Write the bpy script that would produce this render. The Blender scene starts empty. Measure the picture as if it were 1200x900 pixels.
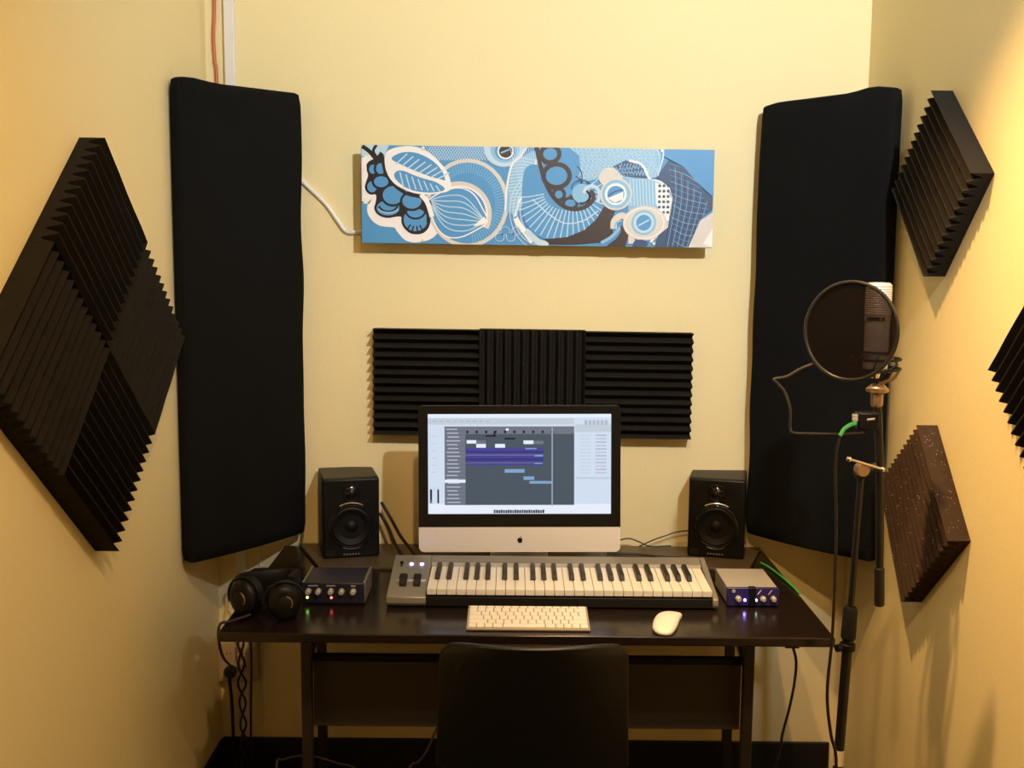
import bpy, bmesh, math, random
from mathutils import Vector, Matrix, Quaternion
random.seed(7)
S = bpy.context.scene
COL = S.collection
PI = math.pi

# ------------------------------------------------------------------ camera
F_PX = 1280.0; PITCH = math.atan(157/1280.0); ROLL = .009; CAM_H = 1.554
YW = 3.09; XL = -.85; XR = .975; DESK = .70
_F = Vector((0, math.cos(PITCH), -math.sin(PITCH)))
_D = Vector((0, -math.sin(PITCH), -math.cos(PITCH)))
_R = Vector((1, 0, 0))
def at(px, py, axis, val):
    """point of the plane axis=val seen at photo pixel (1200x900)"""
    u, v = px-600, py-450
    c, s = math.cos(ROLL), math.sin(ROLL)
    u, v = u*c+v*s, -u*s+v*c
    d = _F*F_PX + _R*u + _D*v
    o = Vector((0, 0, CAM_H)); t = (val-o[axis])/d[axis]
    return o+d*t
cd = bpy.data.cameras.new('camera'); cam = bpy.data.objects.new('camera', cd); COL.objects.link(cam)
cd.sensor_width = 36; cd.lens = F_PX/1200*36; cd.clip_start = .05
right = _R*math.cos(ROLL) - _D*math.sin(ROLL)
down = _D*math.cos(ROLL) + _R*math.sin(ROLL)
m = Matrix((right, -down, -_F)).transposed().to_4x4()
m.translation = (0, 0, CAM_H)
cam.matrix_world = m
S.camera = cam

# ------------------------------------------------------------------ materials
MATS = {}
def mat(name, col, rough=.5, metal=0, spec=.5, var=0, vscale=30, bump=0, bscale=200, emit=None, estr=0, coat=0, alpha=None, rvar=0):
    if name in MATS: return MATS[name]
    M = bpy.data.materials.new(name); M.use_nodes = True
    nt = M.node_tree; b = nt.nodes['Principled BSDF']
    b.inputs['Base Color'].default_value = (*col, 1)
    b.inputs['Roughness'].default_value = rough
    b.inputs['Metallic'].default_value = metal
    b.inputs['Specular IOR Level'].default_value = spec
    b.inputs['Coat Weight'].default_value = coat
    tc = nt.nodes.new('ShaderNodeTexCoord')
    n = nt.nodes.new('ShaderNodeTexNoise'); n.inputs['Scale'].default_value = vscale; n.inputs['Detail'].default_value = 4
    nt.links.new(tc.outputs['Object'], n.inputs['Vector'])
    if var:
        r = nt.nodes.new('ShaderNodeMapRange')
        r.inputs['To Min'].default_value = 1-var; r.inputs['To Max'].default_value = 1+var
        nt.links.new(n.outputs['Fac'], r.inputs['Value'])
        mx = nt.nodes.new('ShaderNodeVectorMath'); mx.operation = 'SCALE'
        mx.inputs[0].default_value = col; nt.links.new(r.outputs['Result'], mx.inputs['Scale'])
        nt.links.new(mx.outputs[0], b.inputs['Base Color'])
    if rvar:
        r = nt.nodes.new('ShaderNodeMapRange')
        r.inputs['To Min'].default_value = max(.02, rough-rvar); r.inputs['To Max'].default_value = rough+rvar
        nt.links.new(n.outputs['Fac'], r.inputs['Value']); nt.links.new(r.outputs['Result'], b.inputs['Roughness'])
    if bump:
        n2 = nt.nodes.new('ShaderNodeTexNoise'); n2.inputs['Scale'].default_value = bscale; n2.inputs['Detail'].default_value = 5
        nt.links.new(tc.outputs['Object'], n2.inputs['Vector'])
        bp = nt.nodes.new('ShaderNodeBump'); bp.inputs['Strength'].default_value = bump; bp.inputs['Distance'].default_value = .003
        nt.links.new(n2.outputs['Fac'], bp.inputs['Height']); nt.links.new(bp.outputs['Normal'], b.inputs['Normal'])
    if emit:
        b.inputs['Emission Color'].default_value = (*emit, 1); b.inputs['Emission Strength'].default_value = estr
    MATS[name] = M
    return M
def lin(r, g, b):
    f = lambda c: (c/255/12.92 if c/255 <= .04045 else ((c/255+.055)/1.055)**2.4)
    return (f(r), f(g), f(b))

WALL = mat('wall_paint', (.87, .745, .44), .62, var=.02, vscale=3, bump=.12, bscale=90, spec=.3)
CEIL = mat('ceiling_paint', (.80, .76, .66), .8)
FLOOR = mat('floor_carpet', (.012, .012, .013), .95, var=.3, vscale=300, bump=.6, bscale=600)
BASEB = mat('black_baseboard', (.006, .006, .007), .6)
FOAM = mat('charcoal_foam', (.017, .0145, .012), .95, spec=.15, var=.25, vscale=40, bump=.35, bscale=700)
FABRIC = mat('black_fabric', (.0062, .0066, .0074), .95, spec=.12, var=.2, vscale=12, bump=.25, bscale=900)
DESKM = mat('black_desk_laminate', (.014, .009, .007), .2, spec=.5, var=.2, vscale=8, rvar=.05)
DESKU = mat('desk_panel', (.055, .042, .034), .45, var=.15, vscale=6)
DMETAL = mat('dark_grey_metal', (.045, .036, .03), .4, metal=.4)
BOARD = mat('dark_board', (.085, .062, .040), .38, var=.2, vscale=8)
BLACKP = mat('black_plastic', (.0045, .0045, .005), .42, spec=.25)
BLACKM = mat('matte_black_plastic', (.008, .0075, .0075), .55, spec=.25, bump=.1, bscale=900)
SPKTOP = mat('speaker_vinyl', (.016, .014, .012), .5, bump=.15, bscale=500)
CONE = mat('speaker_cone', (.003, .003, .0034), .55, spec=.25)
GLOSS = mat('glossy_black', (.008, .008, .009), .08)
ALU = mat('brushed_aluminium', (.80, .76, .74), .42, metal=.25)
SILVER = mat('silver_plastic', (.24, .225, .20), .38, metal=.35, var=.04)
SILVER2 = mat('light_silver_plastic', (.52, .50, .48), .35, metal=.3)
WHITEK = mat('white_key_plastic', (.76, .74, .70), .35)
WHITEP = mat('white_plastic', (.80, .79, .78), .38)
CHROME = mat('chrome', (.8, .78, .74), .18, metal=1)
BRONZE = mat('warm_metal', (.45, .30, .18), .35, metal=.8)
STANDB = mat('stand_black', (.006, .0056, .0053), .36)
RUBBER = mat('black_rubber_cable', (.012, .010, .009), .5)
CABLEBR = mat('brown_black_cable', (.011, .007, .005), .45)
ORANGE = mat('orange_cable', lin(196, 96, 52), .5)
GREEN = mat('green_cable', (.05, .42, .09), .4)
REDP = mat('red_plastic', (.40, .022, .02), .35)
GREYC = mat('grey_cable', (.14, .13, .12), .5)
BEIGE = mat('beige_outlet', (.62, .50, .36), .5)
BLUEP = mat('blue_panel', (.020, .016, .13), .35)
NAVY = mat('navy_panel', (.012, .013, .035), .35)
TAPE = mat('white_tape', (.72, .66, .56), .6)
MICW = mat('mic_white', (.66, .62, .58), .35, metal=.2, bump=.2, bscale=1500)
LEDB = mat('led_blue', (.3, .25, .9), .3, emit=(.42, .30, 1.0), estr=22)
LEDG = mat('led_green', (.3, .8, .1), .3, emit=(.45, 1.0, .12), estr=6)
LEDR = mat('led_red', (.8, .1, .05), .3, emit=(1.0, .12, .08), estr=5)
LEDW = mat('led_white', (.8, .9, .8), .3, emit=(.7, 1.0, .7), estr=5)
# dusty foam
def dusty():
    M = mat('dusty_foam', (.042, .026, .018), .95, spec=.15, bump=.35, bscale=700)
    nt = M.node_tree; b = nt.nodes['Principled BSDF']
    tc = nt.nodes.new('ShaderNodeTexCoord'); v = nt.nodes.new('ShaderNodeTexVoronoi')
    v.inputs['Scale'].default_value = 130; nt.links.new(tc.outputs['Object'], v.inputs['Vector'])
    r = nt.nodes.new('ShaderNodeValToRGB')
    r.color_ramp.elements[0].position = .10; r.color_ramp.elements[0].color = (.26, .23, .21, 1)
    r.color_ramp.elements[1].position = .24; r.color_ramp.elements[1].color = (.042, .026, .018, 1)
    nt.links.new(v.outputs['Distance'], r.inputs['Fac'])
    n = nt.nodes.new('ShaderNodeTexNoise'); n.inputs['Scale'].default_value = 40
    nt.links.new(tc.outputs['Object'], n.inputs['Vector'])
    r2 = nt.nodes.new('ShaderNodeValToRGB'); r2.color_ramp.elements[0].position = .48; r2.color_ramp.elements[1].position = .60
    nt.links.new(n.outputs['Fac'], r2.inputs['Fac'])
    mx = nt.nodes.new('ShaderNodeMix'); mx.data_type = 'RGBA'
    mx.inputs[6].default_value = (.042, .026, .018, 1)
    nt.links.new(r2.outputs['Color'], mx.inputs[0]); nt.links.new(r.outputs['Color'], mx.inputs[7])
    nt.links.new(mx.outputs[2], b.inputs['Base Color'])
    return M
DUSTY = dusty()
def mesh_fabric():
    M = bpy.data.materials.new('sheer_nylon'); M.use_nodes = True
    nt = M.node_tree; b = nt.nodes['Principled BSDF']; o = nt.nodes['Material Output']
    b.inputs['Base Color'].default_value = (.006, .004, .0036, 1); b.inputs['Roughness'].default_value = .8
    t = nt.nodes.new('ShaderNodeBsdfTransparent'); t.inputs['Color'].default_value = (.9, .8, .75, 1)
    mx = nt.nodes.new('ShaderNodeMixShader'); mx.inputs['Fac'].default_value = .70
    b.inputs['Specular IOR Level'].default_value = .08; nt.links.new(t.outputs[0], mx.inputs[1]); nt.links.new(b.outputs[0], mx.inputs[2]); nt.links.new(mx.outputs[0], o.inputs['Surface'])
    return M
SHEER = mesh_fabric()

# ------------------------------------------------------------------ mesh helpers
class MB:
    def __init__(s): s.v = []; s.f = []; s.mi = []; s.mats = []
    def _m(s, m):
        if m is None: return 0
        if m not in s.mats: s.mats.append(m)
        return s.mats.index(m)
    def add(s, vs, fs, m=None):
        k = len(s.v); i = s._m(m)
        s.v += [Vector(p) for p in vs]
        for f in fs: s.f.append([a+k for a in f]); s.mi.append(i)
        return s
    def box(s, x0, x1, y0, y1, z0, z1, m=None, M=None):
        vs = [Vector((x, y, z)) for x in (x0, x1) for y in (y0, y1) for z in (z0, z1)]
        if M is not None: vs = [M @ p for p in vs]
        return s.add(vs, [(0,1,3,2),(4,6,7,5),(0,4,5,1),(2,3,7,6),(0,2,6,4),(1,5,7,3)], m)
    def prism(s, pts, d, m=None):
        """closed polygon pts (3-D) extruded by vector d"""
        n = len(pts); a = [Vector(p) for p in pts]; b = [p+Vector(d) for p in a]
        fs = [tuple(range(n))[::-1], tuple(range(n, 2*n))]+[(i, (i+1) % n, n+(i+1) % n, n+i) for i in range(n)]
        return s.add(a+b, fs, m)
    def tube(s, pts, r, n=10, m=None, smooth=0, cap=True):
        pts = [Vector(p) for p in pts]
        if smooth: pts = spline(pts, smooth)
        rs = r if isinstance(r, (list, tuple)) else [r]*len(pts)
        if len(rs) != len(pts):
            rs = [rs[min(len(rs)-1, int(round(i*(len(rs)-1)/(len(pts)-1))))] for i in range(len(pts))]
        t0 = (pts[1]-pts[0]).normalized()
        nrm = t0.cross(Vector((0, 0, 1)))
        if nrm.length < .01: nrm = t0.cross(Vector((1, 0, 0)))
        nrm.normalize(); vs = []; pt = t0
        for i, p in enumerate(pts):
            t = (pts[min(i+1, len(pts)-1)]-pts[max(i-1, 0)])
            t = t.normalized() if t.length > 1e-9 else pt
            q = pt.rotation_difference(t); nrm = q @ nrm; pt = t
            bn = t.cross(nrm).normalized()
            for k in range(n):
                a = 2*PI*k/n; vs.append(p+(nrm*math.cos(a)+bn*math.sin(a))*rs[i])
        fs = []
        for i in range(len(pts)-1):
            for k in range(n):
                fs.append((i*n+k, i*n+(k+1) % n, (i+1)*n+(k+1) % n, (i+1)*n+k))
        if cap:
            fs.append(tuple(range(n))[::-1]); fs.append(tuple(range((len(pts)-1)*n, len(pts)*n)))
        return s.add(vs, fs, m)
    def lathe(s, prof, o, axis, n=32, m=None, sx=1, up=None):
        """prof: (radius, height) pairs along axis from point o"""
        ax = Vector(axis).normalized(); o = Vector(o)
        u = Vector(up) if up is not None else (Vector((0, 0, 1)) if abs(ax.z) < .9 else Vector((1, 0, 0)))
        u = (u-ax*u.dot(ax)).normalized(); w = ax.cross(u)
        vs = []; 
        for r, h in prof:
            for k in range(n):
                a = 2*PI*k/n; vs.append(o+ax*h+(u*math.cos(a)+w*math.sin(a)*sx)*r)
        fs = []
        for i in range(len(prof)-1):
            for k in range(n): fs.append((i*n+k, i*n+(k+1) % n, (i+1)*n+(k+1) % n, (i+1)*n+k))
        fs.append(tuple(range(n))[::-1]); fs.append(tuple(range((len(prof)-1)*n, len(prof)*n)))
        return s.add(vs, fs, m)
    def torus(s, c, axis, R, r, n=48, k=10, a0=0, a1=2*PI, m=None, up=None, sx=1):
        ax = Vector(axis).normalized(); u = Vector(up) if up is not None else (Vector((0, 0, 1)) if abs(ax.z) < .9 else Vector((1, 0, 0)))
        u = (u-ax*u.dot(ax)).normalized(); w = ax.cross(u); c = Vector(c)
        full = abs(a1-a0-2*PI) < 1e-6
        vs = []; N = n if full else n+1
        for i in range(N):
            a = a0+(a1-a0)*i/n; d = u*math.cos(a)+w*math.sin(a)*sx
            for j in range(k):
                b = 2*PI*j/k; vs.append(c+d*(R+r*math.cos(b))+ax*r*math.sin(b))
        fs = []
        for i in range(n):
            i2 = (i+1) % N
            for j in range(k): fs.append((i*k+j, i2*k+j, i2*k+(j+1) % k, i*k+(j+1) % k))
        if not full: fs += [tuple(range(k)), tuple(range(n*k, n*k+k))[::-1]]
        return s.add(vs, fs, m)
    def build(s, name, m=None, parent=None, bevel=0, seg=2, smooth=30, loc=(0, 0, 0)):
        me = bpy.data.meshes.new(name)
        off = Vector(loc) if parent is None else parent_loc(parent)
        me.from_pydata([tuple(p-off) for p in s.v], [], s.f)
        ms = list(s.mats) or [m]
        for q in ms: me.materials.append(q or m)
        for p, i in zip(me.polygons, s.mi): p.material_index = i
        bm = bmesh.new(); bm.from_mesh(me); bmesh.ops.recalc_face_normals(bm, faces=bm.faces); bm.to_mesh(me); bm.free()
        if smooth:
            for p in me.polygons: p.use_smooth = True
            me.set_sharp_from_angle(angle=math.radians(smooth))
        me.update()
        o = bpy.data.objects.new(name, me); COL.objects.link(o)
        if parent is not None: o.parent = parent
        else: o.location = off
        if bevel:
            b = o.modifiers.new('bevel', 'BEVEL'); b.width = bevel; b.segments = seg; b.limit_method = 'ANGLE'; b.angle_limit = math.radians(40)
        return o
def parent_loc(p):
    l = Vector((0, 0, 0))
    while p is not None: l += p.location; p = p.parent
    return l
def spline(P, k):
    P = [P[0]*2-P[1]]+P+[P[-1]*2-P[-2]]; out = []
    for i in range(1, len(P)-2):
        for j in range(k):
            t = j/k; a, b, c, d = P[i-1:i+3]
            out.append(.5*((2*b)+(c-a)*t+(2*a-5*b+4*c-d)*t*t+(3*b-a-3*c+d)*t**3))
    out.append(P[-2]); return out
def thing(name, label, cat, loc, group=None):
    o = bpy.data.objects.new(name, None); COL.objects.link(o); o.location = loc; o.empty_display_size = .05
    o['label'] = label; o['category'] = cat
    if group: o['group'] = group
    return o
def tag(o, label, cat, group=None):
    o['label'] = label; o['category'] = cat
    if group: o['group'] = group
    return o
def struct(o): o['kind'] = 'structure'; return o
def copy_tree(o, parent=None):
    c = o.copy(); COL.objects.link(c); c.parent = parent
    for ch in list(o.children):
        copy_tree(ch, c)
    return c

# ------------------------------------------------------------------ room
YB = -1.6; ZC = 2.75; T = .1
def slab(name, *b, m=WALL): return struct(MB().box(*b).build(name, m, smooth=0))
slab('wall_back', XL-T, XR+T, YW, YW+T, 0, ZC)
slab('wall_left', XL-T, XL, YB, YW, 0, ZC)
slab('wall_right', XR, XR+T, YB, YW, 0, ZC)
slab('wall_front', XL-T, XR+T, YB-T, YB, 0, ZC)
slab('floor', XL-T, XR+T, YB-T, YW+T, -.1, 0, m=FLOOR)
slab('ceiling', XL-T, XR+T, YB-T, YW+T, ZC, ZC+.1, m=CEIL)
b = MB(); b.box(XL+.004, .950, YW-.010, YW, 0, .115)
struct(b.build('baseboard_back', BASEB, bevel=.004))
b = MB(); b.box(XL, XL+.010, YB, YW-.0101, 0, .115)
struct(b.build('baseboard_left', BASEB, bevel=.004))

# ------------------------------------------------------------------ acoustic foam
def foam(A, B, D, n, label, group, m=FOAM, teeth=12, th=.05, base=.022, C=None):
    """A,B,D corners on the wall; ridges run A->B, teeth step A->D; n = wall normal"""
    A, B, D, n = map(Vector, (A, B, D, n)); C = Vector(C) if C is not None else B+D-A
    ins = .0008
    def P(s, t, h): 
        p = (A*(1-s)+B*s)*(1-t)+(D*(1-s)+C*s)*t
        return p+n*h
    mb = MB(); prof = [(0, .0005)]
    K = teeth*2
    for i in range(K+1):
        t = i/K
        if i % 2 == 0:
            e = .12/K
            if i > 0: prof.append((t-e, th-.001))
            if i < K: prof.append((t+e if i else t, th-.001) if i else (0, th))
            if i == K: prof.append((1, th))
        else:
            e = .18/K
            prof.append((t-e, base)); prof.append((t+e, base))
    prof.append((1, .0005))
    q = [prof[0]]
    for p in prof[1:]:
        if abs(p[0]-q[-1][0])+abs(p[1]-q[-1][1]) > 1e-6: q.append(p)
    prof = [(ins+(1-2*ins)*t, h) for t, h in q]
    NS = 6; vs = []
    for k in range(NS+1):
        s = ins+(1-2*ins)*k/NS
        for t, h in prof:
            jj = random.uniform(-.0008, .0008) if h > base+.001 else 0
            vs.append(P(s, t, h+jj))
    N = len(prof); fs = []
    for k in range(NS):
        for i in range(N): fs.append((k*N+i, k*N+(i+1) % N, (k+1)*N+(i+1) % N, (k+1)*N+i))
    # end caps: split per tooth so they stay planar
    for k0 in (0, NS):
        idx = [k0*N+i for i in range(N)]
        fs.append(tuple(idx))
    mb.add(vs, fs)
    o = mb.build('acoustic_foam_tile', m, loc=(A+C)/2, smooth=0)
    return tag(o, label, 'foam panel', group)
G1 = 'foam tiles in a row behind the monitor'
zt, zb = 1.332, 1.033
xs = [-.391, -.0925, .2065, .507]
n = (0, -1, 0)
def bz(x, z): return z-.0045*(x+.391)/.9*1.2
def bp(x, z): return (x, YW, bz(x, z))
foam(bp(xs[0], zt), bp(xs[1]-.001, zt), bp(xs[0], zb), n, 'charcoal foam tile with horizontal ridges, left end of the row above the computer screen', G1)
foam(bp(xs[1], zt+.003), bp(xs[1], zb+.003), bp(xs[2]-.001, zt+.003), n, 'charcoal foam tile with vertical ridges, middle of the row above the computer screen', G1)
foam(bp(xs[2], zt), bp(xs[3], zt), bp(xs[2], zb), n, 'charcoal foam tile with horizontal ridges, right end of the row above the computer screen', G1)
# left wall diamond of four
G2 = 'foam tiles forming the big diamond on the left wall'
def lw(y, z): return Vector((XL, y, z))
Tp, Rp, Bp, Lp = lw(2.175, 1.765), lw(2.665, 1.338), lw(2.175, .935), lw(1.665, 1.355)
Cc = lw(2.165, 1.352)
TR, BR, BL, TL = (Tp+Rp)/2+Vector((0,-.01,.012)), (Bp+Rp)/2, (Bp+Lp)/2, (Tp+Lp)/2
nl = (1, 0, 0)
# ridges down-right in top/bottom tiles, up-right in left/right tiles
foam(Tp, TR, TL, nl, 'dark foam tile at the top of the left wall diamond', G2, C=Cc)
foam(TR, Cc, Rp, nl, 'dark foam tile at the right of the left wall diamond, nearest the tall panel', G2, C=BR)
foam(TL, Lp, Cc, nl, 'dark foam tile at the left of the left wall diamond, cut by the photo edge', G2, C=BL)
foam(BL, Bp, Cc, nl, 'dark foam tile at the bottom of the left wall diamond', G2, C=BR)
def rw(y, z): return Vector((XR, y, z))
nr = (-1, 0, 0)
foam(rw(2.492, 1.915), rw(2.250, 1.717), rw(2.715, 1.712), nr, 'charcoal foam tile hung as a diamond high on the right wall', None, C=rw(2.475, 1.503))
foam(rw(2.470, 1.165), rw(2.256, .951), rw(2.700, .985), nr, 'dusty brownish foam tile speckled with lint, low on the right wall', None, m=DUSTY, C=rw(2.505, .735))
foam(rw(2.115, 1.330), rw(1.895, 1.545), rw(1.885, 1.118), nr, 'black foam tile cut by the right edge of the photo, between two diamond tiles', None)

# ------------------------------------------------------------------ corner bass traps
def trap(A, B, inward, z0, z1, label, seed, dips):
    rnd = random.Random(seed)
    A = Vector((*A, 0)); B = Vector((*B, 0)); d = (B-A); L = d.length; d.normalize()
    nn = Vector((*inward, 0)).normalized(); nn = (nn-d*nn.dot(d)).normalized()
    th = .046; r = .014
    # rounded rectangle section (s along face, t depth)
    sec = []
    def arc(cs, ct, a0, a1):
        for k in range(5):
            a = a0+(a1-a0)*k/4; sec.append((cs+r*math.cos(a), ct+r*math.sin(a)))
    arc(r, r, PI, 1.5*PI)
    for k in range(1, 12): sec.append((r+(L-2*r)*k/12, 0))
    arc(L-r, r, -PI/2, 0); arc(L-r, th-r, 0, PI/2)
    for k in range(1, 6): sec.append((L-r-(L-2*r)*k/6, th))
    arc(r, th-r, PI/2, PI)
    NZ = 46; vs = []; N = len(sec)
    ph = [rnd.uniform(0, 6) for _ in range(8)]
    for j in range(NZ+1):
        e = j/NZ
        if j == 0: zz, sh = 0, .010
        elif j == 1: zz, sh = .004, .003
        elif j == NZ: zz, sh = 1, .010
        elif j == NZ-1: zz, sh = .996, .003
        else: zz, sh = .004+.992*(j-1)/(NZ-2), 0
        for (s, t) in sec:
            u = s/L
            ztop = z1+dips(u); zbot = z0-.004*math.sin(PI*u)
            z = zbot+(ztop-zbot)*zz
            wob = .0022*math.sin(9*zz*2+ph[0]+u*3)+.0015*math.sin(23*zz+ph[1])
            s2 = s; t2 = t
            if u < .1: s2 += wob-.001*math.sin(31*zz+ph[2])
            if t < r: t2 -= .0014*math.sin(5*zz+ph[3]+4*u)+.0008*math.sin(17*zz+9*u+ph[4])
            cs = L/2+(s2-L/2)*(1-2*sh/L); ct = th/2+(t2-th/2)*(1-2*sh/th)
            vs.append(A+d*cs+nn*ct+Vector((0, 0, z)))
    fs = []
    for j in range(NZ):
        for i in range(N): fs.append((j*N+i, j*N+(i+1) % N, (j+1)*N+(i+1) % N, (j+1)*N+i))
    fs += [tuple(range(N)), tuple(range(NZ*N, NZ*N+N))]
    o = MB().add(vs, fs).build('bass_trap', FABRIC, loc=(A.x, A.y, z0), smooth=50)
    return tag(o, label, 'acoustic panel')
trap((-.577, 3.040), (-.815, 2.716), (-.7, .7), .748, 1.962, 'tall black fabric covered acoustic panel across the left back corner', 3, lambda u: .009*math.exp(-(u/.16)**2)+.007*math.exp(-((u-.90)/.13)**2))
trap((.665, 3.040), (.937, 2.752), (.7, .7), .757, 1.955, 'tall black fabric covered acoustic panel across the right back corner, behind the microphone', 5, lambda u: .010*math.exp(-((u-.85)/.12)**2)-.006*math.exp(-(u/.08)**2)+.004*u)

# ------------------------------------------------------------------ wall raceway, cables
b = MB(); b.box(-.796, -.768, YW-.014, YW, .13, ZC)
tag(b.build('cable_raceway', WHITEP, bevel=.002), 'white plastic cable raceway running down the back wall by the left corner', 'cable raceway')
tag(MB().tube([(-.836, YW-.006, ZC), (-.823, YW-.006, 2.3), (-.822, YW-.006, 2.2), (-.826, YW-.006, 2.13), (-.824, YW-.006, 2.06), (-.820, YW-.006, 2.0), (-.822, YW-.006, 1.6), (-.82, YW-.006, .95)], .0045, 8, smooth=6).build('orange_cable', ORANGE),
    'orange cable hanging beside the white raceway above the left panel', 'cable')
tag(MB().tube([(-.735, YW-.005, 1.9), (-.64, YW-.005, 1.79), (-.574, YW-.005, 1.725), (-.525, YW-.005, 1.678), (-.49, YW-.006, 1.63), (-.468, YW-.006, 1.602), (-.44, YW-.008, 1.600), (-.38, YW-.008, 1.604)], .006, 8, smooth=6).build('white_cable', WHITEP),
    'white cable slanting from behind the left panel to the blue artwork', 'cable')
tag(MB().tube([(-.722, YW-.005, .80), (-.725, YW-.005, .66), (-.727, YW-.005, .60), (-.728, YW-.005, .44), (-.728, YW-.005, .16)], .003, 8, smooth=6).build('white_cable', WHITEP),
    'thin white cable below the left panel, right of the raceway', 'cable')

# ------------------------------------------------------------------ flat layered drawings
def clip_poly(P, w, h):
    def cl(P, f, g):
        out = []
        for i in range(len(P)):
            a, b = P[i-1], P[i]; fa, fb = f(a), f(b)
            if (fa >= 0) != (fb >= 0):
                t = fa/(fa-fb); out.append((a[0]+(b[0]-a[0])*t, a[1]+(b[1]-a[1])*t))
            if fb >= 0: out.append(b)
        return out
    for f in (lambda p: p[0], lambda p: w-p[0], lambda p: p[1], lambda p: h-p[1]):
        if len(P) < 3: return []
        P = cl(P, f, None)
    return P
class Draw:
    """flat shapes in sheet coordinates (x right, y down, 0..w, 0..h), every layer a hair above the last"""
    def __init__(s, w, h, origin, ux, uy, nrm, step=.00004):
        s.w, s.h = w, h; s.o, s.ux, s.uy, s.n = map(Vector, (origin, ux, uy, nrm)); s.step = step; s.layer = 1; s.mb = MB(); s.map = lambda x, y: (x, y)
    def P(s, x, y): return s.o+s.ux*(x/s.w)+s.uy*(y/s.h)+s.n*(s.step*s.layer)
    def raw(s, pts, m):
        pts = clip_poly(pts, s.w, s.h)
        q = []
        for p in pts:
            if not q or abs(p[0]-q[-1][0])+abs(p[1]-q[-1][1]) > 1e-5: q.append(p)
        if len(q) >= 3: s.mb.add([s.P(*p) for p in q], [tuple(range(len(q)))], m)
    def fill(s, pts, m, up=True, smooth=False):
        pts = [s.map(*p) for p in pts]
        if smooth:
            Q = [Vector((*p, 0)) for p in pts]; Q = [Q[-1]]+Q+[Q[0], Q[1]]; out = []
            for i in range(1, len(Q)-2):
                for j in range(6):
                    t = j/6; a, b, c, d = Q[i-1:i+3]
                    v = .5*((2*b)+(c-a)*t+(2*a-5*b+4*c-d)*t*t+(3*b-a-3*c+d)*t**3); out.append((v.x, v.y))
            pts = out
        s.raw(pts, m)
        if up: s.layer += 1
    def ell(s, cx, cy, rx, ry, m, rot=0, up=True, n=28):
        c, q = math.cos(rot), math.sin(rot)
        s.fill([(cx+rx*math.cos(a)*c-ry*math.sin(a)*q, cy+rx*math.cos(a)*q+ry*math.sin(a)*c) for a in [2*PI*i/n for i in range(n)]], m, up)
    def line(s, pts, wd, m, up=True, smooth=True, closed=False):
        pts = [Vector((*p, 0)) for p in pts]
        if smooth and len(pts) > 2: pts = spline(pts, 6)
        pts = [Vector((*s.map(p.x, p.y), 0)) for p in pts]; wd = wd*s.ls/2
        L, R = [], []
        for i, p in enumerate(pts):
            t = pts[min(i+1, len(pts)-1)]-pts[max(i-1, 0)]
            if t.length < 1e-9: t = Vector((1, 0, 0))
            t.normalize(); nn = Vector((-t.y, t.x, 0))*wd
            L.append((p+nn)); R.append((p-nn))
        for i in range(len(pts)-1):
            s.raw([(L[i].x, L[i].y), (L[i+1].x, L[i+1].y), (R[i+1].x, R[i+1].y), (R[i].x, R[i].y)], m)
        if up: s.layer += 1
    def ring(s, cx, cy, rx, ry, wd, m, a0=0, a1=2*PI, n=30, up=True, rot=0):
        c, q = math.cos(rot), math.sin(rot)
        s.line([(cx+rx*math.cos(a)*c-ry*math.sin(a)*q, cy+rx*math.cos(a)*q+ry*math.sin(a)*c) for a in [a0+(a1-a0)*i/n for i in range(n+1)]], wd, m, up, smooth=False)
    ls = 1

# ------------------------------------------------------------------ artwork
aB = mat('art_blue', lin(78, 150, 212), .45, var=.05, vscale=6)
aB2 = mat('art_light_blue', lin(134, 188, 232), .45, var=.06, vscale=8)
aB3 = mat('art_pale_blue', lin(190, 218, 242), .45)
aW = mat('art_white', lin(240, 240, 246), .45)
aC = mat('art_cream', lin(214, 210, 208), .45)
aK = mat('art_black', lin(24, 24, 36), .4)
aBr = mat('art_brown', lin(56, 42, 40), .4)
aN = mat('art_navy', lin(48, 78, 124), .45)
AX0, AX1, AZ1, AZ0 = -.416, .544, 1.834, 1.570
AY = 3.022
art = thing('wall_artwork', 'long blue, white and black swirl pattern artwork panel mounted high on the back wall', 'artwork', ((AX0+AX1)/2, YW, AZ0))
tilt = -.006
o0 = Vector((AX0, AY, AZ1)); uxv = Vector((AX1-AX0, 0, (AX1-AX0)*tilt)); uyv = Vector((.0008, 0, -(AZ1-AZ0)))
pts = [o0, o0+uxv, o0+uxv+uyv, o0+uyv]
MB().prism(pts, (0, .010, 0), aB).build('panel', aB, art, bevel=.0008)
dr = Draw(409.0, 113.0, o0-Vector((0, .0003, 0)), uxv, uyv, (0, -1, 0))
def c3(x, y): px, py = 410+x/5.4545, 150+y/5.456; return (px-425, py-170-.0147*(px-425))
def c4(x, y): px, py = 620+x/5.217, 150+y/5.219; return (px-425, py-170-.0147*(px-425))
dr.ls = 1/5.4
dr.map = c3
# left part
dr.fill([(85,110),(260,110),(230,180),(180,190),(85,180)], aB3)
dr.fill([(85,190),(150,165),(215,180),(215,460),(140,470),(85,462)], aW, smooth=False)
dr.line([(100,445),(150,460),(150,530),(200,585),(300,600),(335,640),(380,685),(450,690),(520,665),(560,610)], 62, aW)
dr.fill([(140,440),(230,430),(520,430),(540,620),(430,680),(330,600),(200,580),(150,520)], aW)
# top crosshatch
for i in range(26):
    x = 470+i*17; dr.line([(x,205),(x+60,112)], 3.5, aB3, up=False, smooth=False)
dr.layer += 1
for i in range(26):
    x = 470+i*17; dr.line([(x,112),(x+60,205)], 3, aB3, up=False, smooth=False)
dr.layer += 1
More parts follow.
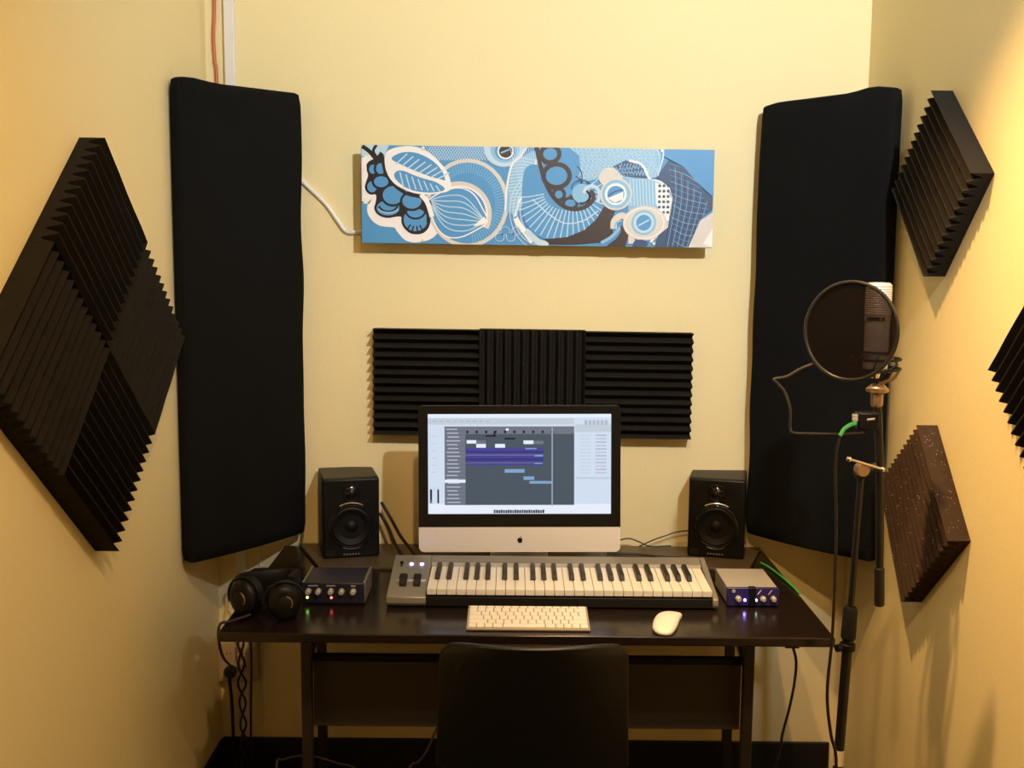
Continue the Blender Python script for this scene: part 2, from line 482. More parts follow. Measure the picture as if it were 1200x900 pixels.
# shell disc
dr.ell(755, 475, 262, 280, aC); dr.ell(755, 475, 236, 256, aB)
for i in range(60):
    a = -PI*1.05+i*(PI*1.5)/59
    dr.line([(755+175*math.cos(a), 475+190*math.sin(a)), (755+236*math.cos(a), 475+256*math.sin(a))], 3.5, aB2, up=False, smooth=False)
dr.layer += 1
dr.ring(700, 545, 192, 190, 34, aC, a0=-PI*.62, a1=.15*PI)
dr.ring(700, 545, 178, 176, 10, aW, a0=-PI*.62, a1=.15*PI)
# onion bulb
on = [(505,455),(590,405),(700,378),(790,415),(845,500),(880,590),(800,650),(700,692),(610,680),(545,600)]
dr.fill(on, aB, smooth=True)
dr.line(on+[on[0]], 8, aW)
for k in range(7):
    t = -1+2*k/6
    dr.line([(510,460),(610,525+t*95),(740,545+t*105),(872,592)], 6, aB3, up=False)
dr.layer += 1
dr.fill([(860,560),(885,590),(850,612),(790,620)], aW)
# petals
dr.line([(90,118),(135,150),(180,195),(215,160)], 26, aK)
dr.line([(180,110),(160,150),(190,200)], 18, aK)
dr.fill([(120,225),(200,190),(250,250),(300,360),(390,420),(480,430),(515,520),(515,610),(470,665),(390,665),(340,610),(330,560),(230,565),(170,510),(175,425),(120,400),(110,350),(125,300)], aK, smooth=True)
pet = [(155,262,40,46),(150,372,48,52),(205,258,46,52),(208,340,64,52),(250,505,92,66),(425,580,96,92),(282,425,84,76),(402,462,80,66)]
for (x, y, rx, ry) in pet:
    dr.ell(x, y, rx*.95, ry*.95, aK, up=True); dr.ell(x, y, rx*.95-15, ry*.95-15, aB)
dr.ring(252, 478, 62, 50, 12, aK, a0=.1*PI, a1=.9*PI); dr.ring(425, 520, 62, 52, 12, aK, a0=0, a1=PI); dr.ring(252, 500, 66, 36, 12, aB2, a0=.1*PI, a1=.9*PI)
for a in (.3, .45, .6, .75): dr.line([(425+45*math.cos(a*PI), 585+35*math.sin(a*PI)), (425+70*math.cos(a*PI), 585+70*math.sin(a*PI))], 9, aK, up=False)
dr.layer += 1
dr.line([(215,170),(235,280),(290,360),(370,415),(465,440),(500,500),(505,600)], 20, aK)
# big leaf
dr.fill([(235,170),(290,130),(400,118),(500,150),(590,230),(640,310),(645,390),(560,415),(470,420),(380,400),(290,350),(240,270)], aW, smooth=True)
dr.line([(460,420),(500,470),(530,560)], 30, aW)
up = [(275,195),(340,158),(430,160),(520,200),(585,260),(612,330),(560,322),(450,282),(340,235)]
lo = [(290,300),(325,270),(420,292),(520,325),(605,375),(590,400),(500,408),(400,392),(325,350)]
dr.fill(up, aB, smooth=True); dr.fill(lo, aB, smooth=True)
for i in range(8):
    x = 330+i*38; dr.line([(x-30,232+i*13),(x+45,165+i*17)], 8, aB3, up=False, smooth=False)
for i in range(7):
    x = 335+i*38; dr.line([(x+18,385+i*3),(x-8,280+i*14)], 8, aB3, up=False, smooth=False)
dr.layer += 1
dr.line([(240,245),(330,252),(450,300),(640,352)], 22, aW)
# top eye
dr.ell(985, 130, 128, 118, aB3); dr.ell(990, 135, 92, 88, aB2); dr.ell(993, 145, 66, 62, aB); dr.ell(995, 150, 52, 50, aW); dr.ell(995, 150, 42, 40, aBr); dr.line([(965,160),(1020,138)], 9, aB2)
# feather leaf between
dr.fill([(1035,240),(1090,190),(1160,150),(1200,150),(1200,330),(1150,400),(1060,560),(1000,520),(1000,380)], aB2, smooth=False)
for i in range(17):
    y = 200+i*20; dr.line([(1035-max(0,i-2)*3+max(0,i-9)*6,y),(1100,y-8),(1190-i*4,y+8)], 6, aB3, up=False)
dr.layer += 1
dr.line([(1130,120),(1090,180),(1035,235),(1005,370),(995,520)], 12, aW)
dr.line([(1190,200),(1160,380),(1090,450),(1055,560)], 12, aW)
for i in range(7):
    dr.ring(1215, 520, 60+i*22, 90+i*26, 6, aB3, a0=.55*PI, a1=1.45*PI, up=False)
dr.layer += 1
dr.line([(1060,570),(1090,620),(1130,670),(1170,720)], 34, aW)
for i in range(4): dr.ring(960+i*35, 690-(i%2)*40, 28, 26, 4, aB3, up=False)
dr.layer += 1
# right part
dr.map = c4
for k in range(15):
    dr.line([(-120+k*14, 112), (-60+k*10, 330), (20+k*4, 600)], 3.5, aB3, up=False)
dr.layer += 1
dr.fill([(190,115),(760,115),(800,160),(770,300),(600,330),(450,300),(330,330),(260,200)], aB2)
for i in range(22):
    x = 200+i*27; dr.line([(x,118),(x+20,200),(x-10,300)], 6, aB3, up=False)
for i in range(8):
    dr.line([(250,140+i*24),(500,150+i*20),(770,140+i*22)], 4, aB3, up=False)
dr.layer += 1
# crescent body
dr.fill([(-30,260),(60,230),(110,350),(180,450),(260,495),(340,485),(390,440),(380,390),(430,350),(460,400),(450,500),(380,590),(250,655),(100,670),(10,620),(-40,500)], aB, smooth=True)
for i in range(24):
    a = -.15*PI+i*(1.15*PI)/23
    dr.line([(225+135*math.cos(a), 400+95*math.sin(a)), (205+205*math.cos(a), 415+180*math.sin(a)), (190+262*math.cos(a), 420+255*math.sin(a))], 6.5, aB3, up=False)
dr.layer += 1
dr.line([(20,430),(120,520),(220,575),(330,560),(420,500)], 7, aB3)
dr.line([(-20,620),(60,690),(120,700)], 40, aB3)
# loops and brown spine
dr.fill([(60,115),(230,115),(300,170),(310,260),(250,420),(180,420)], aB)
for (x, y, rx, ry, w) in [(125,160,58,52,26),(165,290,82,72,28),(180,402,36,36,20),(250,455,42,34,18)]:
    dr.ell(x, y, rx+w*.4, ry+w*.4, aBr); dr.ell(x, y, rx-w*.6, ry-w*.6, aB)
dr.ring(270, 300, 50, 70, 6, aK, a0=-.4*PI, a1=.5*PI); dr.ring(262, 350, 60, 60, 6, aK, a0=-.4*PI, a1=.6*PI)
dr.ell(318, 395, 58, 58, aB2); dr.ring(318, 372, 62, 56, 8, aN, a0=PI*1.0, a1=1.9*PI)
for i in range(12):
    a = -.9+i*.24; dr.ell(322+46*math.cos(a), 415+40*math.sin(a), 8, 8, aBr if i < 8 else aN, up=False, n=10)
dr.layer += 1
dr.line([(40,100),(60,200),(95,320),(150,420),(230,482),(320,485),(385,440),(385,395),(365,385)], 26, aBr)
dr.line([(330,395),(345,365),(380,350),(415,370),(425,410),(415,450)], 20, aB3)
# dark crescent
dr.fill([(455,475),(525,500),(500,560),(515,640),(440,690),(300,702),(130,702),(90,672),(230,660),(340,615),(410,550)], aBr)
dr.line([(440,695),(500,660),(560,600)], 20, aB2)
dr.fill([(555,590),(590,600),(605,650),(590,715),(470,715),(530,670),(560,630)], aBr, smooth=False)
dr.line([(515,610),(520,560),(570,530),(620,580),(625,700)], 40, aC); dr.line([(520,610),(530,575),(565,560)], 12, aB2)
# shoulders
dr.ell(492, 300, 72, 60, aC)
dr.fill([(505,235),(580,198),(650,210),(705,260),(720,305),(640,300),(570,290)], aN, smooth=False)
for i in range(9):
    dr.line([(520+i*22,235-i%2*10),(560+i*18,290)], 5, aB2, up=False, smooth=False); dr.line([(560+i*18,215),(530+i*20,285)], 5, aB2, up=False, smooth=False)
dr.layer += 1
dr.line([(600,198),(680,225),(730,310),(790,325),(850,370),(868,430),(850,590),(790,640),(740,690)], 14, aW)
dr.fill([(600,300),(720,308),(790,330),(850,375),(862,440),(845,590),(780,640),(600,500)], aB2, smooth=False)
for i in range(9): dr.line([(610+i*19,310),(620+i*19,470)], 6, aB3, up=False, smooth=False)
dr.layer += 1
dr.fill([(765,330),(830,350),(862,430),(850,560),(800,560),(770,440)], aW)
for i in range(6):
    for j in range(3): dr.ell(790+j*26, 350+i*32, 10, 10, aN, up=False, n=6)
dr.layer += 1
dr.ell(527, 400, 98, 98, aC); dr.ell(527, 400, 86, 86, aB2); dr.ell(525, 400, 66, 66, aW); dr.ell(525, 402, 52, 52, aB); dr.fill([(475,425),(570,385),(570,430),(520,452)], aW)
dr.line([(480,410),(520,385),(570,372)], 8, aN)
dr.ell(705, 575, 135, 105, aC); dr.line([(600,520),(690,480),(780,510),(820,600)], 22, aC)
dr.ell(698, 572, 76, 76, aB2); dr.ell(698, 572, 62, 62, aB3); dr.ell(698, 572, 46, 48, aB); dr.line([(665,590),(730,555)], 8, aB3)
dr.ring(700, 575, 120, 92, 5, aW); dr.ell(680, 700, 45, 26, aN)
# navy drape
nv = [(840,195),(930,240),(1015,330),(1115,430),(1112,490),(1030,560),(975,720),(770,720),(785,650),(845,600),(872,430),(850,360),(770,300)]
dr.fill(nv, aN)
for i in range(14): dr.line([(840+i*5-(i>8)*20,215+i*36),(950,250+i*36),(1090-abs(i-6)*14,300+i*32)], 3.2, aB2 if i % 2 else aB, up=False)
for i in range(12): dr.line([(860+i*20,220+i*20),(870+i*17,420+i*10),(830+i*15,715)], 2.6, aB2 if i % 2 else aK, up=False)
dr.layer += 1
dr.fill([(1120,505),(1040,560),(972,722),(1125,722)], aC); dr.fill([(1120,600),(1060,700),(1125,722)], aW)
dr.fill([(850,115),(1125,118),(1122,425),(1010,325),(930,236),(842,190),(805,170)], aB)
dr.line([(805,115),(805,180),(775,290)], 12, aB3)
dr.mb.build('painted_design', None, art, smooth=0)
for (px, pz) in ((497-425, 3), (773-425, 2), (497-425, 109), (766-425, 109)):
    p = o0+uxv*(px/409)+uyv*(pz/113)
    MB().lathe([(.0045, .068-.001), (.0045, 0), (.0048, -.0035), (.003, -.0055)], p, (0, 1, 0), 14).build('standoff_pin', WHITEP, art)

# ------------------------------------------------------------------ desk
DX0, DX1, DY0, DY1 = -.653, .728, 2.352, 3.078
desk = thing('computer_desk', 'black glossy computer desk on dark metal legs against the back wall', 'desk', ((DX0+DX1)/2, (DY0+DY1)/2, 0))
MB().box(DX0, DX1, DY0, DY1, DESK-.022, DESK).build('desktop', DESKM, desk, bevel=.003)
for (x, y) in ((-.492, 2.55), (.580, 2.55), (-.527, 2.95), (.617, 2.95)):
    l = MB().box(x-.0125, x+.0125, y-.0125, y+.0125, 0.012, DESK-.022).build('leg', DMETAL, desk, bevel=.002)
    MB().lathe([(.017, 0), (.017, .012), (.012, .014)], (x, y, 0), (0, 0, 1), 16).build('foot', BLACKP, l)
MB().box(-.496, .585, 2.595, 2.615, .540, .557).build('crossbar', BLACKM, desk, bevel=.002)
for x, e in ((-.492, -.527), (.580, .617)):
    MB().prism([(x-.01, 2.5637, .540), (x+.01, 2.5637, .540), (e+.01, 2.9363, .540), (e-.01, 2.9363, .540)], (0, 0, .017)).build('side_rail', DMETAL, desk, bevel=.002)
MB().box(-.4865, .5745, 2.598, 2.612, .372, .5399).build('modesty_panel', DESKU, desk, bevel=.002)
# dark board under the speakers
b = MB().prism([(-.612, 3.074, DESK), (-.512, 2.842, DESK), (.645, 2.862, DESK), (.722, 3.074, DESK)], (0, 0, .009))
tag(b.build('equipment_board', BOARD, bevel=.0015), 'thin dark brown board lying on the desk under the monitor and speakers', 'board')
ZB = DESK+.009

# ------------------------------------------------------------------ speakers
def speaker(cx, cy, yaw, label):
    """front bottom centre at cx,cy"""
    t = thing('studio_speaker', label, 'speaker', (0, 0, 0), 'studio speakers either side of the monitor')
    w, h, d = .154, .222, .165
    body = MB().box(-w/2, w/2, .012, d, 0, h).build('cabinet', SPKTOP, t, bevel=.004)
    # sculpted front baffle
    b = MB().box(-w/2, w/2, -.004, .012, 0, h); bf = b.build('front_baffle', BLACKP, t, bevel=.006, seg=3)
    c = Vector((.0, -.004, .088))
    MB().torus(c, (0, 1, 0), .058, .0045, m=GLOSS).build('woofer_ring', GLOSS, bf)
    MB().lathe([(.056, -.001), (.055, -.0035), (.050, -.006), (.045, -.004), (.020, .003), (.019, .001), (.012, -.005), (.003, -.007)][::-1], c+Vector((0, 0, 0)), (0, 1, 0), 40).build('woofer_cone', CONE, bf)
    tw = Vector((0, -.004, .182))
    MB().torus(tw, (0, 1, 0), .022, .0035).build('tweeter_ring', BLACKP, bf)
    MB().lathe([(.002, -.009), (.008, -.0075), (.012, -.004), (.020, -.0012), (.0205, 0)], tw, (0, 1, 0), 28).build('tweeter', GLOSS, bf)
    MB().torus(c+Vector((0, -.001, 0)), (0, 1, 0), .066, .0028, a0=-.5, a1=.5, m=CHROME, n=16).build('chrome_arc', SILVER2, bf)
    MB().torus(c+Vector((0, -.001, 0)), (0, 1, 0), .062, .0020, a0=PI-.42, a1=PI+.42, m=CHROME, n=16).build('chrome_arc', SILVER2, bf)
    m = MB()
    for k in range(6): m.box(-.022+k*.0078, -.0175+k*.0078, -.0052, -.004, .009, .0125)
    m.build('maker_mark', SILVER, bf, smooth=0)
    m = MB().box(-.070, -.045, -.0050, -.004, .006, .022); m.build('bass_port', BLACKM, bf, bevel=.0005)
    t.location = (cx, cy, ZB); t.rotation_euler = (0, 0, yaw)
    return t
speaker(-.438, 2.930, math.radians(14), 'black studio speaker left of the monitor, facing slightly right')
speaker(.570, 2.962, math.radians(-13), 'black studio speaker right of the monitor, facing slightly left')

# ------------------------------------------------------------------ all in one computer
imac = thing('desktop_computer', 'aluminium all in one computer with lit screen showing a recording program', 'computer', (.024, 2.80, ZB))
tl = math.radians(4)
RM = Matrix.Translation((.024, 2.79, .768)) @ Matrix.Rotation(-tl, 4, 'X') @ Matrix.Rotation(math.radians(-.6), 4, 'Y') @ Matrix.Rotation(math.radians(0), 4, 'Z')
W, H = .528, .385; CH = .0655
def rrect(w0, w1, z0, z1, rb, rt, k=6):
    P = []
    for (cx, cz, a0, r) in ((w0+rb, z0+rb, PI, rb), (w1-rb, z0+rb, 1.5*PI, rb), (w1-rt, z1-rt, 0, rt), (w0+rt, z1-rt, .5*PI, rt)):
        for i in range(k+1):
            a = a0+.5*PI*i/k; P.append((cx+r*math.cos(a), cz+r*math.sin(a)))
    return P
def rm(x, y, z): return RM @ Vector((x, y, z))
# housing: outer rim then bulged back
mb = MB(); rings = []
P0 = rrect(-W/2, W/2, 0, H, .014, .012)
for (y, sc) in ((0.0014, 1), (.007, 1), (.014, .985), (.026, .90), (.040, .66), (.048, .30)):
    rings.append([rm(x*sc, y, H/2+(z-H/2)*sc) for x, z in P0])
n = len(P0); vs = [p for r in rings for p in r]
fs = [(i*n+k, i*n+(k+1) % n, (i+1)*n+(k+1) % n, (i+1)*n+k) for i in range(len(rings)-1) for k in range(n)]
fs += [tuple(range(n)), tuple(range((len(rings)-1)*n, len(rings)*n))]
mb.add(vs, fs); mb.build('housing', ALU, imac)
chin = [(x, z) for x, z in P0 if z < .05]
chin = sorted([p for p in chin if p[0] < 0], key=lambda p: -p[1])+sorted([p for p in chin if p[0] > 0], key=lambda p: p[1])
chin = [(-W/2, CH)]+chin+[(W/2, CH)]
MB().prism([rm(x, 0, z) for x, z in chin], RM.to_3x3() @ Vector((0, .0012, 0))).build('chin', ALU, imac)
gl = [(x, z) for x, z in P0 if z > .2]
gl = sorted([p for p in gl if p[0] < 0], key=lambda p: p[1])+sorted([p for p in gl if p[0] > 0], key=lambda p: -p[1])
gl = [(-W/2, CH+.0006)]+gl+[(W/2, CH+.0006)]
MB().prism([rm(x, 0, z) for x, z in gl], RM.to_3x3() @ Vector((0, .0012, 0))).build('glass_bezel', GLOSS, imac)
# logo: bitten apple with leaf
bod = []
for i in range(40):
    a = 2*PI*i/40+PI/2; r = 1-.10*math.exp(-((((a-PI/2+PI) % (2*PI))-PI)/.35)**2)-.07*math.exp(-((((a-1.5*PI+PI) % (2*PI))-PI)/.3)**2)
    x, z = .92*r*math.cos(a), r*math.sin(a)
    z += 0; x *= (1.05 if z > 0 else 1-.18*abs(z))
    dx, dz = x-1.15, z-.12
    dd = math.hypot(dx, dz)
    if dd < .48: x = 1.15+dx/dd*.48; z = .12+dz/dd*.48
    bod.append((x, z))
LC = (.024-.024+.001, CH*.47); ls = .0075
lg = MB().prism([rm(LC[0]+x*ls, -.0004, LC[1]+z*ls) for x, z in bod], RM.to_3x3() @ Vector((0, .0006, 0)))
leaf = [(-.02+.0, 1.05), (.02, 1.30), (.22, 1.52), (.42, 1.56), (.40, 1.32), (.22, 1.10)]
lg.prism([rm(LC[0]+x*ls, -.0004, LC[1]+z*ls) for x, z in leaf], RM.to_3x3() @ Vector((0, .0006, 0)))
lg.build('logo', BLACKP, imac)
# stand
MB().box(-.08+.024, .08+.024, 2.895, 3.04, ZB, ZB+.008).build('foot', ALU, imac, bevel=.003)
MB().prism([(-.05, 3.032, ZB+.008), (-.05, 3.038, ZB+.008), (-.05, 2.862, .995), (-.05, 2.850, .975)], (.148, 0, 0)).build('stand_arm', ALU, imac, bevel=.002)
# screen
def em(name, r, g, b, k=1.0): c = lin(r, g, b); return mat(name, (0, 0, 0), .3, emit=c, estr=k)
sBG = em('screen_pale', 208, 222, 240); sWH = em('screen_white', 230, 238, 250); sDK = em('screen_slate', 74, 86, 98); sLS = em('screen_list', 112, 118, 132)
sPU = em('screen_purple', 70, 68, 150); sPD = em('screen_dark_purple', 56, 54, 116); sBL = em('screen_blue', 128, 165, 205); sTX = em('screen_text', 176, 186, 202); sBK = em('screen_black', 30, 30, 40); sPK = em('screen_rose', 200, 190, 214); sTB = em('screen_bar', 194, 204, 218)
sx0, sx1 = -.239, .239; sz1 = H-.022; sz0 = sz1-.262
so = rm(sx0, -.0005, sz1)
sd = Draw(993.0, 527.0, so, rm(sx1, -.0005, sz1)-so, rm(sx0, -.0005, sz0)-so, RM.to_3x3() @ Vector((0, -1, 0)), step=.00006)
sd.map = lambda x, y: (x-102, y-85)
def R_(x0, y0, x1, y1, m, up=False): sd.fill([(x0, y0), (x1, y0), (x1, y1), (x0, y1)], m, up)
R_(102, 85, 1095, 612, sBG, True)
R_(102, 85, 1095, 104, sWH); R_(102, 108, 895, 140, sTB); R_(900, 140, 1095, 180, sTB)
R_(102, 560, 1095, 612, sWH, True)
for i in range(9): R_(130+i*36, 120, 150+i*36, 126, sTX)
for i in range(6): R_(950+i*22, 118, 966+i*22, 142, sTX)
for i in range(12):
    R_(925, 196+i*18, 985, 200+i*18, sTB); R_(1010, 194+i*18, 1070, 201+i*18, sPK if i % 2 else sTX)
R_(905, 418, 1095, 428, sTB)
R_(192, 150, 895, 565, sDK, True)
R_(192, 150, 305, 565, sLS); R_(305, 150, 895, 190, sLS, True)
for i in range(20): 
    R_(202+(i % 3)*4, 162+i*20.3, 262+(i % 4)*5, 168+i*20.3, sTX)
    R_(192, 173+i*20.3, 305, 174.5+i*20.3, sDK)
sd.layer += 1
R_(192, 430, 305, 447, sWH, True)
for i in range(10): R_(310+i*51, 172, 322+i*51, 186, sBK)
R_(415, 196, 470, 204, sBK); R_(458, 175, 468, 202, sBK); R_(518, 210, 575, 219, sBK); R_(525, 160, 540, 172, sWH)
R_(305, 222, 730, 262, sDK, True)
R_(312, 222, 364, 240, sWH); R_(364, 224, 416, 240, sLS); R_(364, 242, 416, 262, sWH); R_(466, 242, 520, 262, sWH); R_(620, 224, 674, 243, sWH); R_(674, 226, 728, 243, sLS)
R_(305, 262, 728, 355, sPU, True)
R_(305, 280, 728, 290, sPD); R_(305, 318, 728, 330, sPD); R_(305, 298, 728, 303, sLS); R_(305, 340, 728, 344, sLS); R_(630, 264, 690, 270, sBL); R_(680, 300, 725, 308, sBL); R_(680, 340, 722, 348, sBL)
R_(518, 375, 626, 394, sBL); R_(620, 414, 678, 432, sBL); R_(652, 438, 775, 452, sBL)
R_(773, 155, 778, 575, sTX, True)
for i in range(3): R_(112+i*20, 470, 116+i*20, 480, sTX)
R_(112, 482, 123, 555, sBK); R_(152, 482, 161, 555, sBK); R_(115, 540, 120, 555, sWH); 
for i in range(22): R_(458+i*12.6, 590+(i % 3), 468+i*12.6, 608, sBK if i % 4 else sDK)
for i in range(6): R_(120, 200+i*38, 150, 204+i*38, sTB)
sd.mb.build('screen', None, imac, smooth=0)

# ------------------------------------------------------------------ piano keyboard controller
KX0, KX1, KY0, KY1 = -.297, .500, 2.532, 2.758
kb = thing('midi_keyboard', 'silver piano style keyboard with 49 keys lying in front of the monitor', 'music keyboard', ((KX0+KX1)/2, KY0, DESK))
wk0, wk1 = -.200, .484
def side(x0, x1, y0=KY0, y1=KY1, ztop0=.730, ztop1=.772, zb=DESK+.004):
    return [(x0, y0+.006, zb), (x0, y0, zb+.008), (x0, y0+.002, ztop0-.004), (x0, y0+.008, ztop0), (x0, y1-.02, ztop1), (x0, y1, ztop1-.008), (x0, y1, zb)]
MB().prism(side(KX0, 0), (wk0-.002-KX0, 0, 0)).build('control_panel', SILVER, kb, bevel=.002)
MB().prism(side(wk1+.002, 0, KY0), (KX1-wk1-.002, 0, 0)).build('end_cap', SILVER, kb, bevel=.002)
# back strip
MB().prism([(wk0-.0019, 2.704, DESK+.004), (wk0-.0019, 2.704, .761), (wk0-.0019, 2.738, .772), (wk0-.0019, KY1, .764), (wk0-.0019, KY1, DESK+.004)], (wk1-wk0+.0038, 0, 0)).build('top_strip', SILVER, kb, bevel=.0015)
MB().box(wk0, wk1, 2.6985, 2.7035, .735, .7625).build('key_felt', SILVER2, kb)
MB().box(wk0-.0019, wk1+.0019, KY0+.003, KY0+.012, DESK+.004, .728).build('front_rail', BLACKM, kb, bevel=.002)
MB().box(wk0-.0019, wk1+.0019, KY0+.0121, 2.698, DESK+.004, .716).build('key_bed', BLACKM, kb)
kw = (wk1-wk0)/29
for i in range(29):
    x = wk0+i*kw
    MB().prism([(x+.0006, KY0+.004, .7325), (x+.0006, KY0+.003, .7475), (x+.0006, 2.698, .7545), (x+.0006, 2.698, .738)], (kw-.0012, 0, 0)).build('white_key', WHITEK, kb, bevel=.0008)
for i in range(28):
    if i % 7 in (2, 6): continue
    off = {0: -.0025, 1: .0025, 3: -.003, 4: 0, 5: .003}[i % 7]
    x = wk0+(i+1)*kw+off
    b = MB(); h = .0065
    q = [(x-h, 2.598, .752), (x+h, 2.598, .752), (x+h, 2.698, .755), (x-h, 2.698, .755)]
    q2 = [(x-h+.0015, 2.606, .7655), (x+h-.0015, 2.606, .7655), (x+h-.0015, 2.698, .7665), (x-h+.0015, 2.698, .7665)]
    b.add(q+q2, [(0,1,2,3),(4,5,6,7),(0,1,5,4),(1,2,6,5),(2,3,7,6),(3,0,4,7)])
    b.build('black_key', BLACKP, kb, bevel=.001)
sl = math.atan((.772-.730)/(KY1-.02-KY0-.008))
def pz(y): return .730+(y-KY0-.008)*math.tan(sl)
y = 2.607; ws = MB().box(-.281, -.208, y-.005, y+.007, pz(y)-.004, pz(y)+.0022).build('wheel_slot', SILVER2, kb, bevel=.001)
for x in (-.262, -.228):
    MB().lathe([(.0265, -.0085), (.028, -.0065), (.028, .0065), (.0265, .0085)], (x, y, pz(y)-.010), (1, 0, 0), 36).build('control_wheel', BLACKM, kb)
for x in (-.250, -.224):
    y = 2.690; MB().lathe([(.0045, 0), (.0045, .002), (.003, .0032)], (x, y, pz(y)), (0, 0, 1), 16).build('button', LEDB, kb)
y = 2.690; MB().box(-.276, -.273, y-.014, y+.014, pz(y)-.002, pz(y)+.0025).build('slider_track', BLACKP, kb)
MB().box(-.279, -.270, y-.001, y+.005, pz(y)+.0025, pz(y)+.007).build('slider_knob', BLACKP, kb, bevel=.0008)

# ------------------------------------------------------------------ computer keyboard
ak = thing('computer_keyboard', 'slim white and aluminium computer keyboard on the desk in front of the piano keys', 'keyboard', (.041, 2.37, DESK))
ax0, ax1, ay0, ay1 = -.0985, .182, 2.378, 2.503
def akz(y): return DESK+.006+(y-ay0)/(ay1-ay0)*.012
MB().prism([(ax0, ay0, DESK+.001), (ax0, ay0, akz(ay0)), (ax0, ay1, akz(ay1)), (ax0, ay1, DESK+.001)], (ax1-ax0, 0, 0)).build('base', mat('dull_aluminium', (.34, .30, .26), .45), ak, bevel=.0015)
rows = [(1.0, [1]*14, .55), (1, [1]*13+[1.5], 1), (1, [1.5]+[1]*13, 1), (1, [1.8]+[1]*11+[1.8], 1), (1, [2.35]+[1]*10+[2.35], 1), (1, [1, 1, 1, 1.25, 5.2, 1.25, 1, 1, 1, 1], 1)]
y = ay1-.005; tot = ax1-ax0-.008
hs = [r[2] for r in rows]; unit = (ay1-ay0-.009)/sum(hs)
for (a, ks, hh) in rows:
    hgt = unit*hh; sm = sum(ks); x = ax0+.004
    for k in ks:
        w = tot*k/sm
        MB().prism([(x+.0012, y-hgt+.0013, akz(y-hgt)+.0001), (x+w-.0012, y-hgt+.0013, akz(y-hgt)+.0001), (x+w-.0012, y-.0013, akz(y)+.0001), (x+.0012, y-.0013, akz(y)+.0001)], (0, 0, .0022)).build('key', WHITEK, ak, bevel=.0005, seg=1)
        x += w
    y -= hgt
MB().tube([(.04, 2.503, DESK+.008), (.042, 2.515, DESK+.006), (.052, 2.526, DESK+.004)], .0017, 8, smooth=5).build('cord', WHITEP, ak)

# ------------------------------------------------------------------ mouse
OUT = [(764.5, 731), (767, 722), (774, 716), (786, 714.5), (799, 717), (797, 722), (793, 732), (786, 739), (774, 739), (767, 736)]
OUT = [at(x, y+1.5, 2, DESK+.010) for x, y in OUT]
Q = [OUT[-1]]+OUT+[OUT[0], OUT[1]]; ring = []
for i in range(1, len(Q)-2):
    for j in range(5):
        t = j/5; a, b_, c, d = Q[i-1:i+3]
        ring.append(.5*((2*b_)+(c-a)*t+(2*a-5*b_+4*c-d)*t*t+(3*b_-a-3*c+d)*t**3))
mo = sum(ring, Vector())/len(ring); n = len(ring); vs = []
prof = [(.96, 0), (1.0, .003), (.99, .007), (.94, .010), (.83, .0128), (.62, .015), (.35, .0163), (.12, .017)]
for (sc, h) in prof:
    for p in ring:
        q = mo+(p-mo)*sc; vs.append((q.x, q.y, DESK+.0012+h))
fs = [(i*n+k, i*n+(k+1) % n, (i+1)*n+(k+1) % n, (i+1)*n+k) for i in range(len(prof)-1) for k in range(n)]+[tuple(range(n)), tuple(range((len(prof)-1)*n, len(prof)*n))]
tag(MB().add(vs, fs).build('computer_mouse', WHITEP, loc=(mo.x, mo.y, DESK), smooth=60), 'white rounded computer mouse on the black desk', 'mouse')

# ------------------------------------------------------------------ audio interfaces
ia = thing('audio_interface', 'black audio interface with five knobs in front of the left speaker, beside the headphones', 'audio interface', (-.427, 2.56, DESK))
MB().box(-.497, -.357, 2.560, 2.690, DESK+.005, DESK+.052, NAVY).build('case', NAVY, ia, bevel=.002)
fp = MB().box(-.502, -.352, 2.552, 2.560, DESK+.003, DESK+.054).build('front_panel', NAVY, ia, bevel=.002)
for s_ in (-1, 1):
    x = -.427+s_*.0735
    MB().prism([(x-.003, 2.5605, DESK+.003), (x-.003, 2.5605, DESK+.054), (x-.003, 2.690, DESK+.056), (x-.003, 2.690, DESK+.003)], (.006, 0, 0)).build('side_cheek', SILVER, ia, bevel=.0015)
for i, x in enumerate((-.486, -.462, -.432, -.406, -.378)):
    MB().lathe([(.0075, 0), (.0075, -.004), (.006, -.014), (.0045, -.0155)], (x, 2.552, DESK+.034), (0, 1, 0), 20).build('knob', SILVER2, fp)
for (x, w) in ((-.475, .024), (-.432, .022), (-.378, .012)):
    MB().box(x-w/2, x+w/2, 2.5512, 2.552, DESK+.046, DESK+.0485).build('panel_marking', SILVER2, fp, smooth=0)
for x, m_ in ((-.489, LEDG), (-.431, LEDR)):
    MB().lathe([(.003, 0), (.003, -.0015), (.0015, -.003)], (x, 2.552, DESK+.018), (0, 1, 0), 12).build('indicator_light', m_, fp)
for i in range(3): MB().lathe([(.0035, 0), (.003, -.002)], (-.41+i*.018, 2.552, DESK+.014), (0, 1, 0), 12).build('jack', DMETAL, fp)
for (x, y) in ((-.485, 2.58), (-.37, 2.58), (-.485, 2.67), (-.37, 2.67)): MB().lathe([(.006, 0), (.006, .005)], (x, y, DESK), (0, 0, 1), 12).build('rubber_foot', RUBBER, ia)

